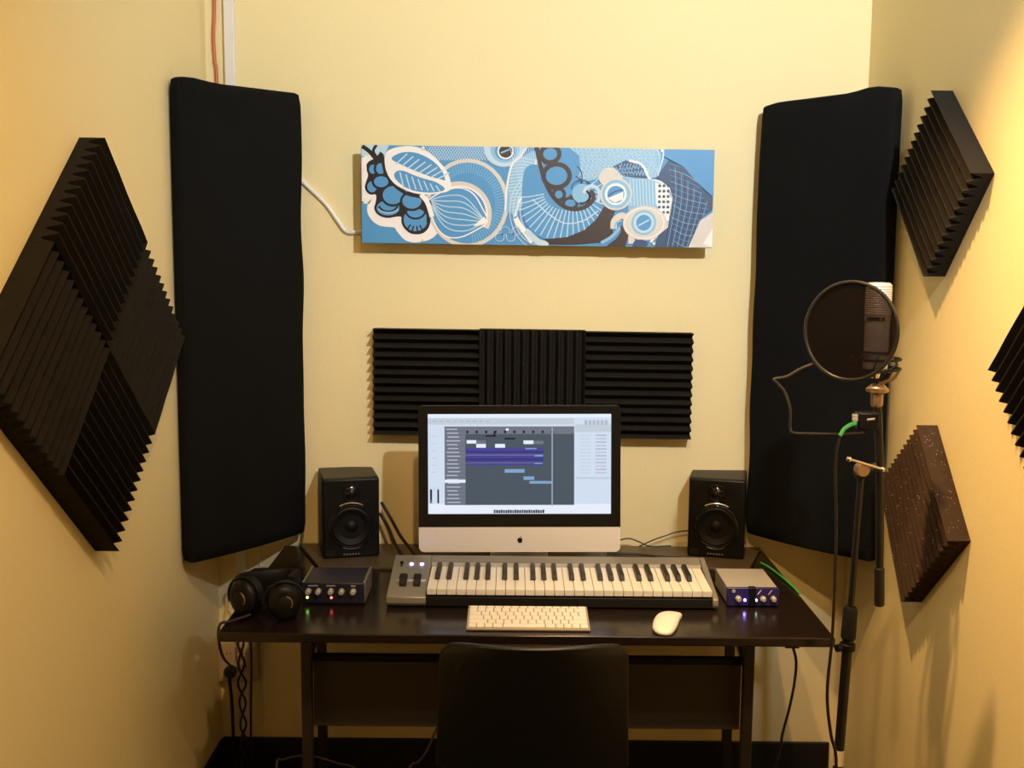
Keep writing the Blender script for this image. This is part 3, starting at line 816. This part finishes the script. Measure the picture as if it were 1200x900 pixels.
ib = thing('audio_interface', 'silver topped audio interface with a blue front, right of the piano keys', 'audio interface', (.586, 2.57, DESK))
MB().box(.527, .649, 2.572, 2.728, DESK+.004, DESK+.047).build('case', SILVER2, ib, bevel=.002)
fp = MB().box(.525, .651, 2.562, 2.572, DESK+.003, DESK+.048).build('front_panel', BLUEP, ib, bevel=.002)
MB().box(.577, .594, 2.556, 2.5725, DESK+.004, DESK+.050).build('center_band', BLACKP, ib, bevel=.002)
for (x, r) in ((.552, .0075), (.612, .007), (.637, .007)):
    MB().lathe([(r, 0), (r, -.004), (r*.8, -.012), (r*.6, -.0135)], (x, 2.562, DESK+.022), (0, 1, 0), 20).build('knob', SILVER2, fp)
for (x, z, m_) in ((.596, .018, LEDW), (.5685, .018, LEDB)):
    MB().lathe([(.003, 0), (.003, -.0015), (.0015, -.003)], (x, 2.562, DESK+z), (0, 1, 0), 12).build('indicator_light', m_, fp)
MB().lathe([(.0045, 0), (.004, -.002)], (.541, 2.562, DESK+.040), (0, 1, 0), 14).build('input_mark', SILVER2, fp)
for x in (.603, .629):
    MB().prism([(x-.005, 2.5613, DESK+.032), (x-.003, 2.5613, DESK+.032), (x+.005, 2.5613, DESK+.043), (x+.003, 2.5613, DESK+.043)], (0, .0006, 0)).build('panel_marking', WHITEP, fp, smooth=0)
for (x, y) in ((.54, 2.59), (.636, 2.59), (.54, 2.71), (.636, 2.71)): MB().lathe([(.006, 0), (.006, .004)], (x, y, DESK), (0, 0, 1), 12).build('rubber_foot', RUBBER, ib)

# ------------------------------------------------------------------ headphones
hp = thing('headphones', 'black over ear headphones lying on the left front corner of the desk', 'headphones', (-.56, 2.45, DESK))
def cup(c, ax, nm):
    c = Vector(c); ax = Vector(ax).normalized()
    k = MB().lathe([(.020, -.030), (.034, -.028), (.042, -.020), (.044, -.010), (.044, 0), (.040, .002)], c, ax, 32, sx=.88).build('ear_cup', BLACKP, hp, smooth=50)
    MB().torus(c+ax*.009, ax, .033, .0125, m=None, sx=.88).build('ear_cushion', BLACKM, k)
    MB().torus(c-ax*.030, ax, .017, .0014, n=28, k=8, a0=.3, a1=2.2).build('cup_glint', BRONZE, k)  # bronze arc put on the black cup as a painted glint
    MB().lathe([(.0165, -.031), (.012, -.0325), (.003, -.034)], c, ax, 24).build('cup_cap', BLACKM, k)
    y_ = MB().torus(c-ax*.012, ax, .047, .0035, a0=-PI*.55, a1=PI*.55, n=20, k=8, up=(0, .4, 1)).build('yoke', BLACKP, hp)
cup((-.522, 2.442, DESK+.0475), (-.25, .95, .0), 0)
cup((-.612, 2.468, DESK+.0475), (.45, .85, .0), 1)
band = [(-.513, 2.470, DESK+.076), (-.512, 2.53, DESK+.072), (-.520, 2.580, DESK+.060), (-.550, 2.612, DESK+.052), (-.600, 2.600, DESK+.052), (-.636, 2.56, DESK+.058), (-.642, 2.51, DESK+.066), (-.628, 2.486, DESK+.074)]
P_ = spline([Vector(p) for p in band], 7)
b = MB(); vs = []; 
for i, p in enumerate(P_):
    t = (P_[min(i+1, len(P_)-1)]-P_[max(0, i-1)]).normalized(); o_ = t.cross(Vector((0, 0, 1))).normalized()
    w = .019; q = .0055
    for (a_, c_) in ((-w, -q), (-w*.8, -q*1.5), (w*.8, -q*1.5), (w, -q), (w, q), (w*.8, q*1.5), (-w*.8, q*1.5), (-w, q)):
        vs.append(p+Vector((0, 0, 1))*a_+o_*c_)
n = len(P_)
fs = [(i*8+k, i*8+(k+1) % 8, (i+1)*8+(k+1) % 8, (i+1)*8+k) for i in range(n-1) for k in range(8)]+[tuple(range(8)), tuple(range((n-1)*8, n*8))]
b.add(vs, fs); b.build('headband', BLACKM, hp, smooth=50)
tag(MB().tube([(-.60, 2.44, DESK+.012), (-.64, 2.41, DESK+.006), (-.658, 2.40, DESK+.004), (-.664, 2.40, DESK-.02), tuple(at(258, 760, 1, 2.46)), tuple(at(262, 771, 1, 2.65)), tuple(at(268, 778, 1, 2.90)), tuple(at(272, 782, 1, 3.035))], .0035, 8, smooth=8).build('drooping_cable', RUBBER),
    'black cord drooping from the left desk edge to the wall outlet plug', 'cable')

# ------------------------------------------------------------------ wall outlet and cords under the desk
wo = thing('wall_outlet', 'beige surface mounted wall outlet box under the left end of the desk', 'wall outlet', (-.79, YW, .29))
MB().box(-.8499, -.735, YW-.034, YW, .296, .415).build('box', BEIGE, wo, bevel=.004)
pl = MB().box(-.842, -.743, YW-.038, YW-.034, .304, .407).build('cover_plate', BEIGE, wo, bevel=.002)
for (x, z) in ((-.815, .385), (-.77, .345), (-.77, .385)):
    q = MB().box(x-.0135, x+.0135, YW-.0395, YW-.038, z-.012, z+.012).build('socket', BEIGE, pl, bevel=.001)
    for dx in (-.005, .005): MB().box(x+dx-.001, x+dx+.001, YW-.0402, YW-.0395, z-.004, z+.004).build('slot', BLACKP, q, smooth=0)
pg = MB(); pg.lathe([(.011, 0), (.017, -.004), (.018, -.022), (.010, -.030)], (-.808, YW-.039, .335), (0, 1, 0), 20)
pg.tube([(-.808, YW-.06, .335), (-.808, YW-.062, .31), (-.807, YW-.05, .25), (-.806, YW-.045, .16), (-.804, YW-.05, .02), (-.79, YW-.12, .008), (-.70, YW-.20, .006)], .005, 8, smooth=6)
tag(pg.build('power_plug', RUBBER), 'round black plug in the wall outlet with its cord hanging to the floor', 'power plug')
for s_, (lab) in enumerate(('twisted black cord hanging behind the left desk end, twined with another', 'twisted black cord hanging behind the left desk end, twined with another')):
    pts = []
    for i in range(60):
        t = i/59; z = .62-.60*t; a = 10*t*PI+s_*PI; r_ = .0075+.004*math.sin(3*t*PI)**2
        pts.append((-.768+r_*math.cos(a)+.006*t, YW-.08-.012+.008*math.sin(a), z))
    pts = [(-.60, YW-.11, .665), (-.72, YW-.10, .655)]+pts
    tag(MB().tube(pts, .0033, 8).build('twisted_cord', RUBBER), lab, 'cable', 'twined cords behind the left desk end')
tag(MB().tube([(-.70, YW-.09, .655), (-.745, YW-.08, .62), (-.742, YW-.07, .4), (-.747, YW-.07, .2), (-.745, YW-.08, .02), (-.70, YW-.15, .006)], .003, 8, smooth=6).build('hanging_cable', RUBBER),
    'thin straight black cord right of the twined cords behind the desk', 'cable')
A_ = lambda x, y, Y: tuple(at(x, y, 1, Y))
tag(MB().tube([(-.60, 2.72, .006), A_(324, 899, 2.82), A_(333, 890, 2.84), A_(352, 885.5, 2.86), A_(372, 887, 2.87), A_(395, 894, 2.88), A_(420, 904, 2.88), (-.38, 2.87, .008), (-.28, 2.86, .006)], .003, 8, smooth=6).build('grey_cord', GREYC),
    'pale grey cord looping up off the floor beside the left desk leg', 'cable')
tag(MB().tube([(-.34, 2.75, .006), A_(478, 903, 2.8), A_(490, 893, 2.82), A_(500, 880, 2.83), A_(508, 862, 2.84), (-.18, 2.86, .30), (-.16, 2.95, .45), (-.15, 3.07, .50)], .003, 8, smooth=6).build('grey_cord', GREYC),
    'pale grey cord rising from the floor behind the chair', 'cable')
# clip and cable under the right end of the desk
cl = MB().box(.622, .655, 2.375, 2.40, DESK-.034, DESK-.0221)
tag(cl.build('cable_clip', BLACKM, bevel=.003), 'small black cable clip under the right end of the desk', 'clip')
tag(MB().tube([(.643, 2.388, DESK-.034), A_(933, 775, 2.40), A_(931, 800, 2.41), A_(925, 830, 2.42), A_(917, 860, 2.43), A_(912, 885, 2.44), (.60, 2.5, .15), (.60, 2.56, .006), (.62, 2.7, .006)], .0033, 8, smooth=6).build('hanging_cable', RUBBER),
    'black cord hanging from the clip under the right end of the desk', 'cable')

# ------------------------------------------------------------------ cables on the desk
def cable(name, pts, r, m, label, sm=7): return tag(MB().tube(pts, r, 8, smooth=sm).build(name, m), label, 'cable')
zc = ZB+.004
cable('speaker_cable', [(-.372, 3.03, ZB+.10), (-.345, 3.0, ZB+.070), (-.320, 2.95, ZB+.035), (-.290, 2.90, ZB+.010), (-.265, 2.862, zc+.001), (-.22, 2.855, zc)], .0045, RUBBER, 'black speaker cable slanting down beside the left speaker, nearer the speaker')
cable('speaker_cable', [(-.368, 3.04, ZB+.13), (-.335, 3.01, ZB+.085), (-.305, 2.965, ZB+.050), (-.270, 2.92, ZB+.022), (-.247, 2.89, zc+.001), (-.19, 2.88, zc)], .0045, RUBBER, 'black speaker cable slanting down beside the left speaker, nearer the monitor')
b = MB().box(-.295, -.235, 2.805, 2.85, DESK+.001, DESK+.020); 
tag(b.build('cable_connector', BLACKP, bevel=.006), 'small black cable connector block behind the left end of the piano keyboard', 'connector')
cable('red_plug_cable', [(.28, 2.90, zc+.010), (.36, 2.865, zc+.018), (.42, 2.83, zc+.026)], .006, RUBBER, 'black cable lying behind the piano keyboard, ending at a red plug', 5)
b = MB().tube([(.42, 2.83, ZB+.031), (.432, 2.81, ZB+.033), (.462, 2.775, ZB+.032)], [.006, .0075, .0075], 12)
tag(b.build('red_plug', REDP), 'red cable plug at the back right end of the piano keyboard', 'plug')
cable('black_lead', [(.462, 2.775, ZB+.032), (.485, 2.77, ZB+.040), (.507, 2.75, ZB+.03), (.513, 2.72, DESK+.016), (.513, 2.66, DESK+.005), (.512, 2.60, DESK+.005)], .0035, RUBBER, 'black lead running from the red plug down past the keyboard end')
cable('black_lead', [(.47, 2.80, ZB+.014), (.50, 2.79, ZB+.018), (.53, 2.77, ZB+.018), (.545, 2.750, DESK+.022), (.55, 2.735, DESK+.02)], .0045, RUBBER, 'thick black lead plugged into the back of the blue fronted interface')
cable('thin_cable', [(.29, 3.05, ZB+.004), (.31, 3.05, ZB+.022), (.34, 3.05, ZB+.028), (.37, 3.05, ZB+.018), (.40, 3.05, ZB+.006), (.46, 3.05, ZB+.008)], .002, RUBBER, 'thin dark cable arching just right of the monitor base')
cable('thin_cable', [(.37, 3.06, ZB+.003), (.41, 3.06, ZB+.022), (.44, 3.06, ZB+.033), (.48, 3.065, ZB+.045), (.53, 3.068, ZB+.05)], .002, CABLEBR, 'thin brown cable rising toward the right speaker')
cable('flat_cable', [(.27, 2.98, zc), (.35, 2.97, zc+.001), (.42, 2.95, zc), (.475, 2.94, zc)], .0035, RUBBER, 'black cable lying on the board between monitor and right speaker')
cable('green_lead', [(.690, 2.93, DESK+.004), (.700, 2.89, DESK+.006), (.712, 2.82, DESK+.006), (.722, 2.74, DESK+.005), (.728, 2.66, DESK+.004)], .0028, GREEN, 'thin green lead along the right edge of the desk')

# ------------------------------------------------------------------ chair
ch = thing('desk_chair', 'black chair tucked under the desk, seen from behind', 'chair', (.052, 2.35, 0))
def shell(u, v):
    """u -1..1 across, v 0..1 up; back surface"""
    hw = .213-.012*v
    if v > .86: hw -= .020*((v-.86)/.14)**3
    z = .425+.307*v-.002*u*u
    y = 2.29-.052*v-.056*(1-u*u)
    if v > .93: z -= .010*abs(u)**6
    return Vector((.052+u*hw, y, z))
NU, NV = 24, 20; fr = [[shell(-1+2*i/NU, j/NV) for i in range(NU+1)] for j in range(NV+1)]
vs = []; 
for row in fr: vs += row
K = len(vs); vs += [p+Vector((0, .016, 0)) for p in vs]
g = lambda j, i: j*(NU+1)+i
fs = []
for j in range(NV):
    for i in range(NU):
        fs.append((g(j, i), g(j, i+1), g(j+1, i+1), g(j+1, i))); fs.append(tuple(K+q for q in (g(j, i), g(j+1, i), g(j+1, i+1), g(j, i+1))))
for j in range(NV):
    for i in (0, NU): fs.append((g(j, i), g(j+1, i), K+g(j+1, i), K+g(j, i)))
for i in range(NU):
    for j in (0, NV): fs.append((g(j, i), g(j, i+1), K+g(j, i+1), K+g(j, i)))
CHAIRM = mat('chair_black_plastic', (.0028, .0030, .0034), .40)
MB().add(vs, fs).build('backrest', CHAIRM, ch, bevel=.004, smooth=50)
sp = rrect(-.20, .20, 2.262, 2.575, .04, .05)
MB().prism([(x+.052, y, .395) for x, y in sp], (0, 0, .030)).build('seat', CHAIRM, ch, bevel=.008)
for (x, y) in ((-.17, 2.29), (.17, 2.29), (-.17, 2.54), (.17, 2.54)):
    l = MB().tube([(.052+x, y, .3955), (.052+x*1.10, y+(-.03 if y < 2.4 else .0), .012)], .011, 12).build('leg', STANDB, ch)
    MB().lathe([(.013, 0), (.013, .016), (.011, .018)], (.052+x*1.10, y+(-.03 if y < 2.4 else 0), 0), (0, 0, 1), 12).build('foot', RUBBER, l)

# ------------------------------------------------------------------ microphone stand
ms = thing('microphone_stand', 'black boom microphone stand with chrome T handle at the right end of the desk', 'microphone stand', (.692, 2.22, 0))
def sp_(z): return Vector((.690+.034*z/1.1, 2.22, z))
MB().tube([sp_(.10), sp_(.80)], .0105, 20).build('lower_tube', STANDB, ms)
MB().tube([sp_(.80), sp_(1.10)], .0068, 16).build('upper_tube', STANDB, ms)
c_ = MB().tube([sp_(.745), sp_(.750), sp_(.81), sp_(.818)], [.012, .0155, .0150, .011], 20).build('height_clutch', BLACKM, ms)
MB().lathe([(.0165, 0), (.0165, .016)], sp_(.722), (0, 0, 1), 20).build('collar', BLACKP, ms, bevel=.002)
MB().lathe([(.007, .015), (.008, .020), (.008, .028)], sp_(.730), (-1, -.4, 0), 14).build('clutch_knob', BLACKP, ms)
MB().lathe([(.0112, 0), (.0112, .034)], sp_(.468), (.034/1.1, 0, 1), 20).build('tape_wrap', TAPE, ms)
MB().lathe([(.020, 0), (.022, .01), (.022, .05), (.016, .06)], sp_(.14), (0, 0, 1), 20).build('leg_hub', BLACKP, ms)
for a in (200, 80, 320):
    a = math.radians(a); hub = sp_(.165); r_ = .225 if a != math.radians(80) else .225
    e = Vector((.692+r_*math.cos(a), 2.22+r_*math.sin(a), .012))
    l = MB().tube([hub+Vector((math.cos(a), math.sin(a), 0))*.018, e], .007, 12).build('tripod_leg', STANDB, ms)
    MB().lathe([(.010, 0), (.012, .006), (.012, .02), (.008, .026)], e-Vector((0, 0, .012)), (0, 0, 1), 14).build('rubber_foot', RUBBER, l)
# boom clamp
cc = sp_(1.113)
MB().tube([cc+Vector((-.012, 0, -.015)), cc+Vector((.030, .002, .002))], .013, 20).build('boom_clamp', BLACKM, ms)
MB().lathe([(.012, -.022), (.0145, -.016), (.0145, .0), (.011, .004)], cc+Vector((-.004, -.004, 0)), (0, 1, 0), 20).build('clamp_boss', BRONZE, ms)
h0 = at(995, 538, 1, 2.19); h1 = at(1034, 550, 1, 2.19)
hd = MB().tube([h0, h1], .0028, 12).build('t_handle', CHROME, ms)
for p in (h0, h1): MB().lathe([(.001, -.006), (.0045, -.004), (.006, 0), (.0045, .004), (.001, .006)], p, (h1-h0), 14).build('handle_ball', CHROME, hd)
# boom arm
b0 = at(1030.5, 710, 1, 2.235); b1 = at(1030.5, 665, 1, 2.235); b2 = at(1031, 600, 1, 2.235); b3 = at(1031, 540, 1, 2.24); b4 = at(1029, 490, 1, 2.245); b5 = at(1028, 470, 1, 2.25)
MB().tube([b1, b2, b3, b4, b5], .0085, 16).build('boom_arm', STANDB, ms)
MB().tube([b0, b0+(b1-b0)*.03, b1-(b1-b0)*.03, b1], [.008, .0105, .0105, .0088], 16).build('boom_grip', RUBBER, ms)
# mic clip at the top
mc = at(1028, 460, 1, 2.25)
MB().lathe([(.010, -.030), (.0125, -.026), (.0125, -.004), (.016, 0), (.023, .002), (.023, .008), (.018, .013), (.012, .018)], mc, (0, 0, 1), 24).build('threaded_mount', BRONZE, ms)
hb = at(1012, 493, 1, 2.215)
MB().box(hb.x-.014, hb.x+.030, 2.205, 2.235, hb.z-.018, hb.z+.018).build('adapter_block', BLACKP, ms, bevel=.004)

# microphone
mx, my = at(1027, 400, 1, 2.25).x, 2.25
zt_ = at(1027, 331, 1, 2.25).z; zb_ = zt_-.185
mic = thing('condenser_microphone', 'white condenser microphone upright on the stand behind the round pop filter', 'microphone', (mx, my, zb_))
z1_ = zt_-.075
MB().lathe([(.018, zb_), (.0245, zb_+.008), (.0245, z1_)], (mx, my, 0), (0, 0, 1), 36).build('body', MICW, mic)
MB().lathe([(.0262, z1_-.002), (.0262, z1_+.005)], (mx, my, 0), (0, 0, 1), 36).build('band', CHROME, mic)
gp = [(.0255, z1_+.0052), (.0262, z1_+.010)]
for k in range(12): gp += [(.0268, z1_+.012+k*.0046), (.0258, z1_+.0143+k*.0046)]
gp += [(.0262, zt_-.006), (.022, zt_-.001), (.012, zt_)]
MB().lathe(gp, (mx, my, 0), (0, 0, 1), 40).build('grille', MICW, mic, smooth=20)
MB().lathe([(.009, zb_-.012), (.011, zb_-.004), (.014, zb_+.0005)], (mx, my, 0), (0, 0, 1), 24).build('connector', CHROME, mic)
# shock mount
sk = thing('shock_mount', 'black elastic shock mount cradling the microphone, its loops showing right of the pop filter', 'shock mount', (mx, my, zb_))
zr = at(1050, 425, 1, 2.25).z
for z in (zr-.018, zr+.022):
    MB().torus((mx, my, z), (0, 0, 1), .0285, .0022, n=40, k=8).build('inner_ring', BLACKP, sk)
MB().torus((mx, my, zr-.012), (0, 0, 1), .050, .0028, n=44, k=8).build('outer_ring', BLACKP, sk)
MB().torus((mx, my, zr+.008), (0, 0, 1), .050, .0028, n=44, k=8).build('outer_ring', BLACKP, sk)
for k in range(6):
    a = k*PI/3+.2
    for s_, zi in ((.26, zr+.022), (-.26, zr-.018)):
        p0 = Vector((mx+.050*math.cos(a), my+.050*math.sin(a), zr-.002)); p1 = Vector((mx+.0285*math.cos(a+s_), my+.0285*math.sin(a+s_), zi))
        MB().tube([p0, p1], .0016, 6).build('elastic_cord', RUBBER, sk)
MB().tube([(mx+.040, my-.030, zr-.012), (mx+.030, my-.026, zr-.03), (mx+.008, my-.005, mc.z+.018)], .0035, 8, smooth=4).build('yoke', BRONZE, sk)
MB().tube([(mx+.046, my+.020, zr-.012), (mx+.030, my+.016, zr-.035), (mx+.008, my+.004, mc.z+.018)], .0035, 8, smooth=4).build('yoke', BLACKP, sk)

# pop filter
pc = at(996.5, 388, 1, 2.13)
pf = thing('pop_filter', 'round black mesh pop filter on a gooseneck in front of the microphone', 'pop filter', tuple(pc))
pn = Vector((-.68, -.73, .04)).normalized(); Rf = .0955
MB().torus(pc, pn, Rf, .0038, n=72, k=12).build('hoop', mat('hoop_black', (.014, .012, .010), .3), pf)
MB().lathe([(Rf-.001, -.0003), (Rf-.001, .0003)], pc, pn, 64).build('nylon_mesh', SHEER, pf)
gk = [at(953, 426, 1, 2.185), at(938, 432, 1, 2.175), at(922, 441, 1, 2.15), at(907, 444, 1, 2.14), at(911, 449, 1, 2.14), at(920, 460, 1, 2.14), at(926, 480, 1, 2.14), at(926, 500, 1, 2.15), at(929, 507, 1, 2.15), at(945, 508, 1, 2.16), at(985, 508.5, 1, 2.19), at(1012, 507, 1, 2.215)]
MB().tube(gk, .0025, 8, smooth=5).build('gooseneck', mat('gooseneck_grey', (.06, .052, .045), .35, metal=.5), pf)
kn = at(1002, 489, 1, 2.205)
MB().lathe([(.0055, -.008), (.0060, -.006), (.0060, -.001), (.0045, 0), (.0060, .001), (.0060, .007)], kn, (.0, .1, 1), 18).build('silver_collar', SILVER2, pf)
e2 = at(1016, 492, 1, 2.19); MB().tube([e2, at(1025, 491, 1, 2.19)], .0025, 8).build('clamp_screw', SILVER, pf)

# mic cable with green boot
MB_g = [at(1003, 496, 1, 2.195), at(996, 498, 1, 2.19), at(989, 503, 1, 2.185), at(984, 511, 1, 2.18)]
cb = thing('microphone_cable', 'long dark microphone cable with green plug hanging down beside the stand', 'cable', tuple(MB_g[0]))
MB().tube(MB_g, .0042, 10, smooth=5).build('green_boot', GREEN, cb)
MB().tube([at(984, 511, 1, 2.18), at(980, 530, 1, 2.18), at(979, 560, 1, 2.18), at(980, 620, 1, 2.18), at(978, 690, 1, 2.18), at(975, 750, 1, 2.18), at(970, 800, 1, 2.18), at(970, 830, 1, 2.18), at(974, 862, 1, 2.18), at(980, 900, 1, 2.18), (.68, 2.17, .25), (.66, 2.14, .02), (.60, 2.10, .006), (.5, 2.0, .006)], .0034, 8, smooth=6).build('cord', CABLEBR, cb)

# ------------------------------------------------------------------ light
def spot(name, loc, tgt, power, col, size, blend, rad):
    l = bpy.data.lights.new(name, 'SPOT'); l.energy = power; l.color = col; l.spot_size = math.radians(size); l.spot_blend = blend; l.shadow_soft_size = rad
    o = bpy.data.objects.new(name, l); COL.objects.link(o); o.location = loc
    o.rotation_euler = (Vector(tgt)-Vector(loc)).to_track_quat('-Z', 'Y').to_euler(); return o
def point(name, loc, power, col, rad):
    l = bpy.data.lights.new(name, 'POINT'); l.energy = power; l.color = col; l.shadow_soft_size = rad
    o = bpy.data.objects.new(name, l); COL.objects.link(o); o.location = loc; return o
spot('ceiling_spot', (.80, .55, 2.62), (.35, 3.09, 2.32), 232, (.92, .97, .96), 90, 1.0, .03)
spot('downlight_near', (.05, .75, 2.62), (-.22, 1.25, 0), 84, (1.0, .61, .25), 130, .6, .03)
spot('downlight_far', (.36, 2.02, 2.62), (.92, 1.86, 0), 195, (1.0, .60, .24), 78, 1.0, .025)
w = bpy.data.worlds.new('world'); S.world = w; w.use_nodes = True
w.node_tree.nodes['Background'].inputs[0].default_value = (.05, .045, .04, 1); w.node_tree.nodes['Background'].inputs[1].default_value = .3
S.view_settings.view_transform = 'Standard'; S.view_settings.look = 'None'; S.view_settings.gamma = 1; S.view_settings.exposure = 0
S.view_settings.use_curve_mapping = False
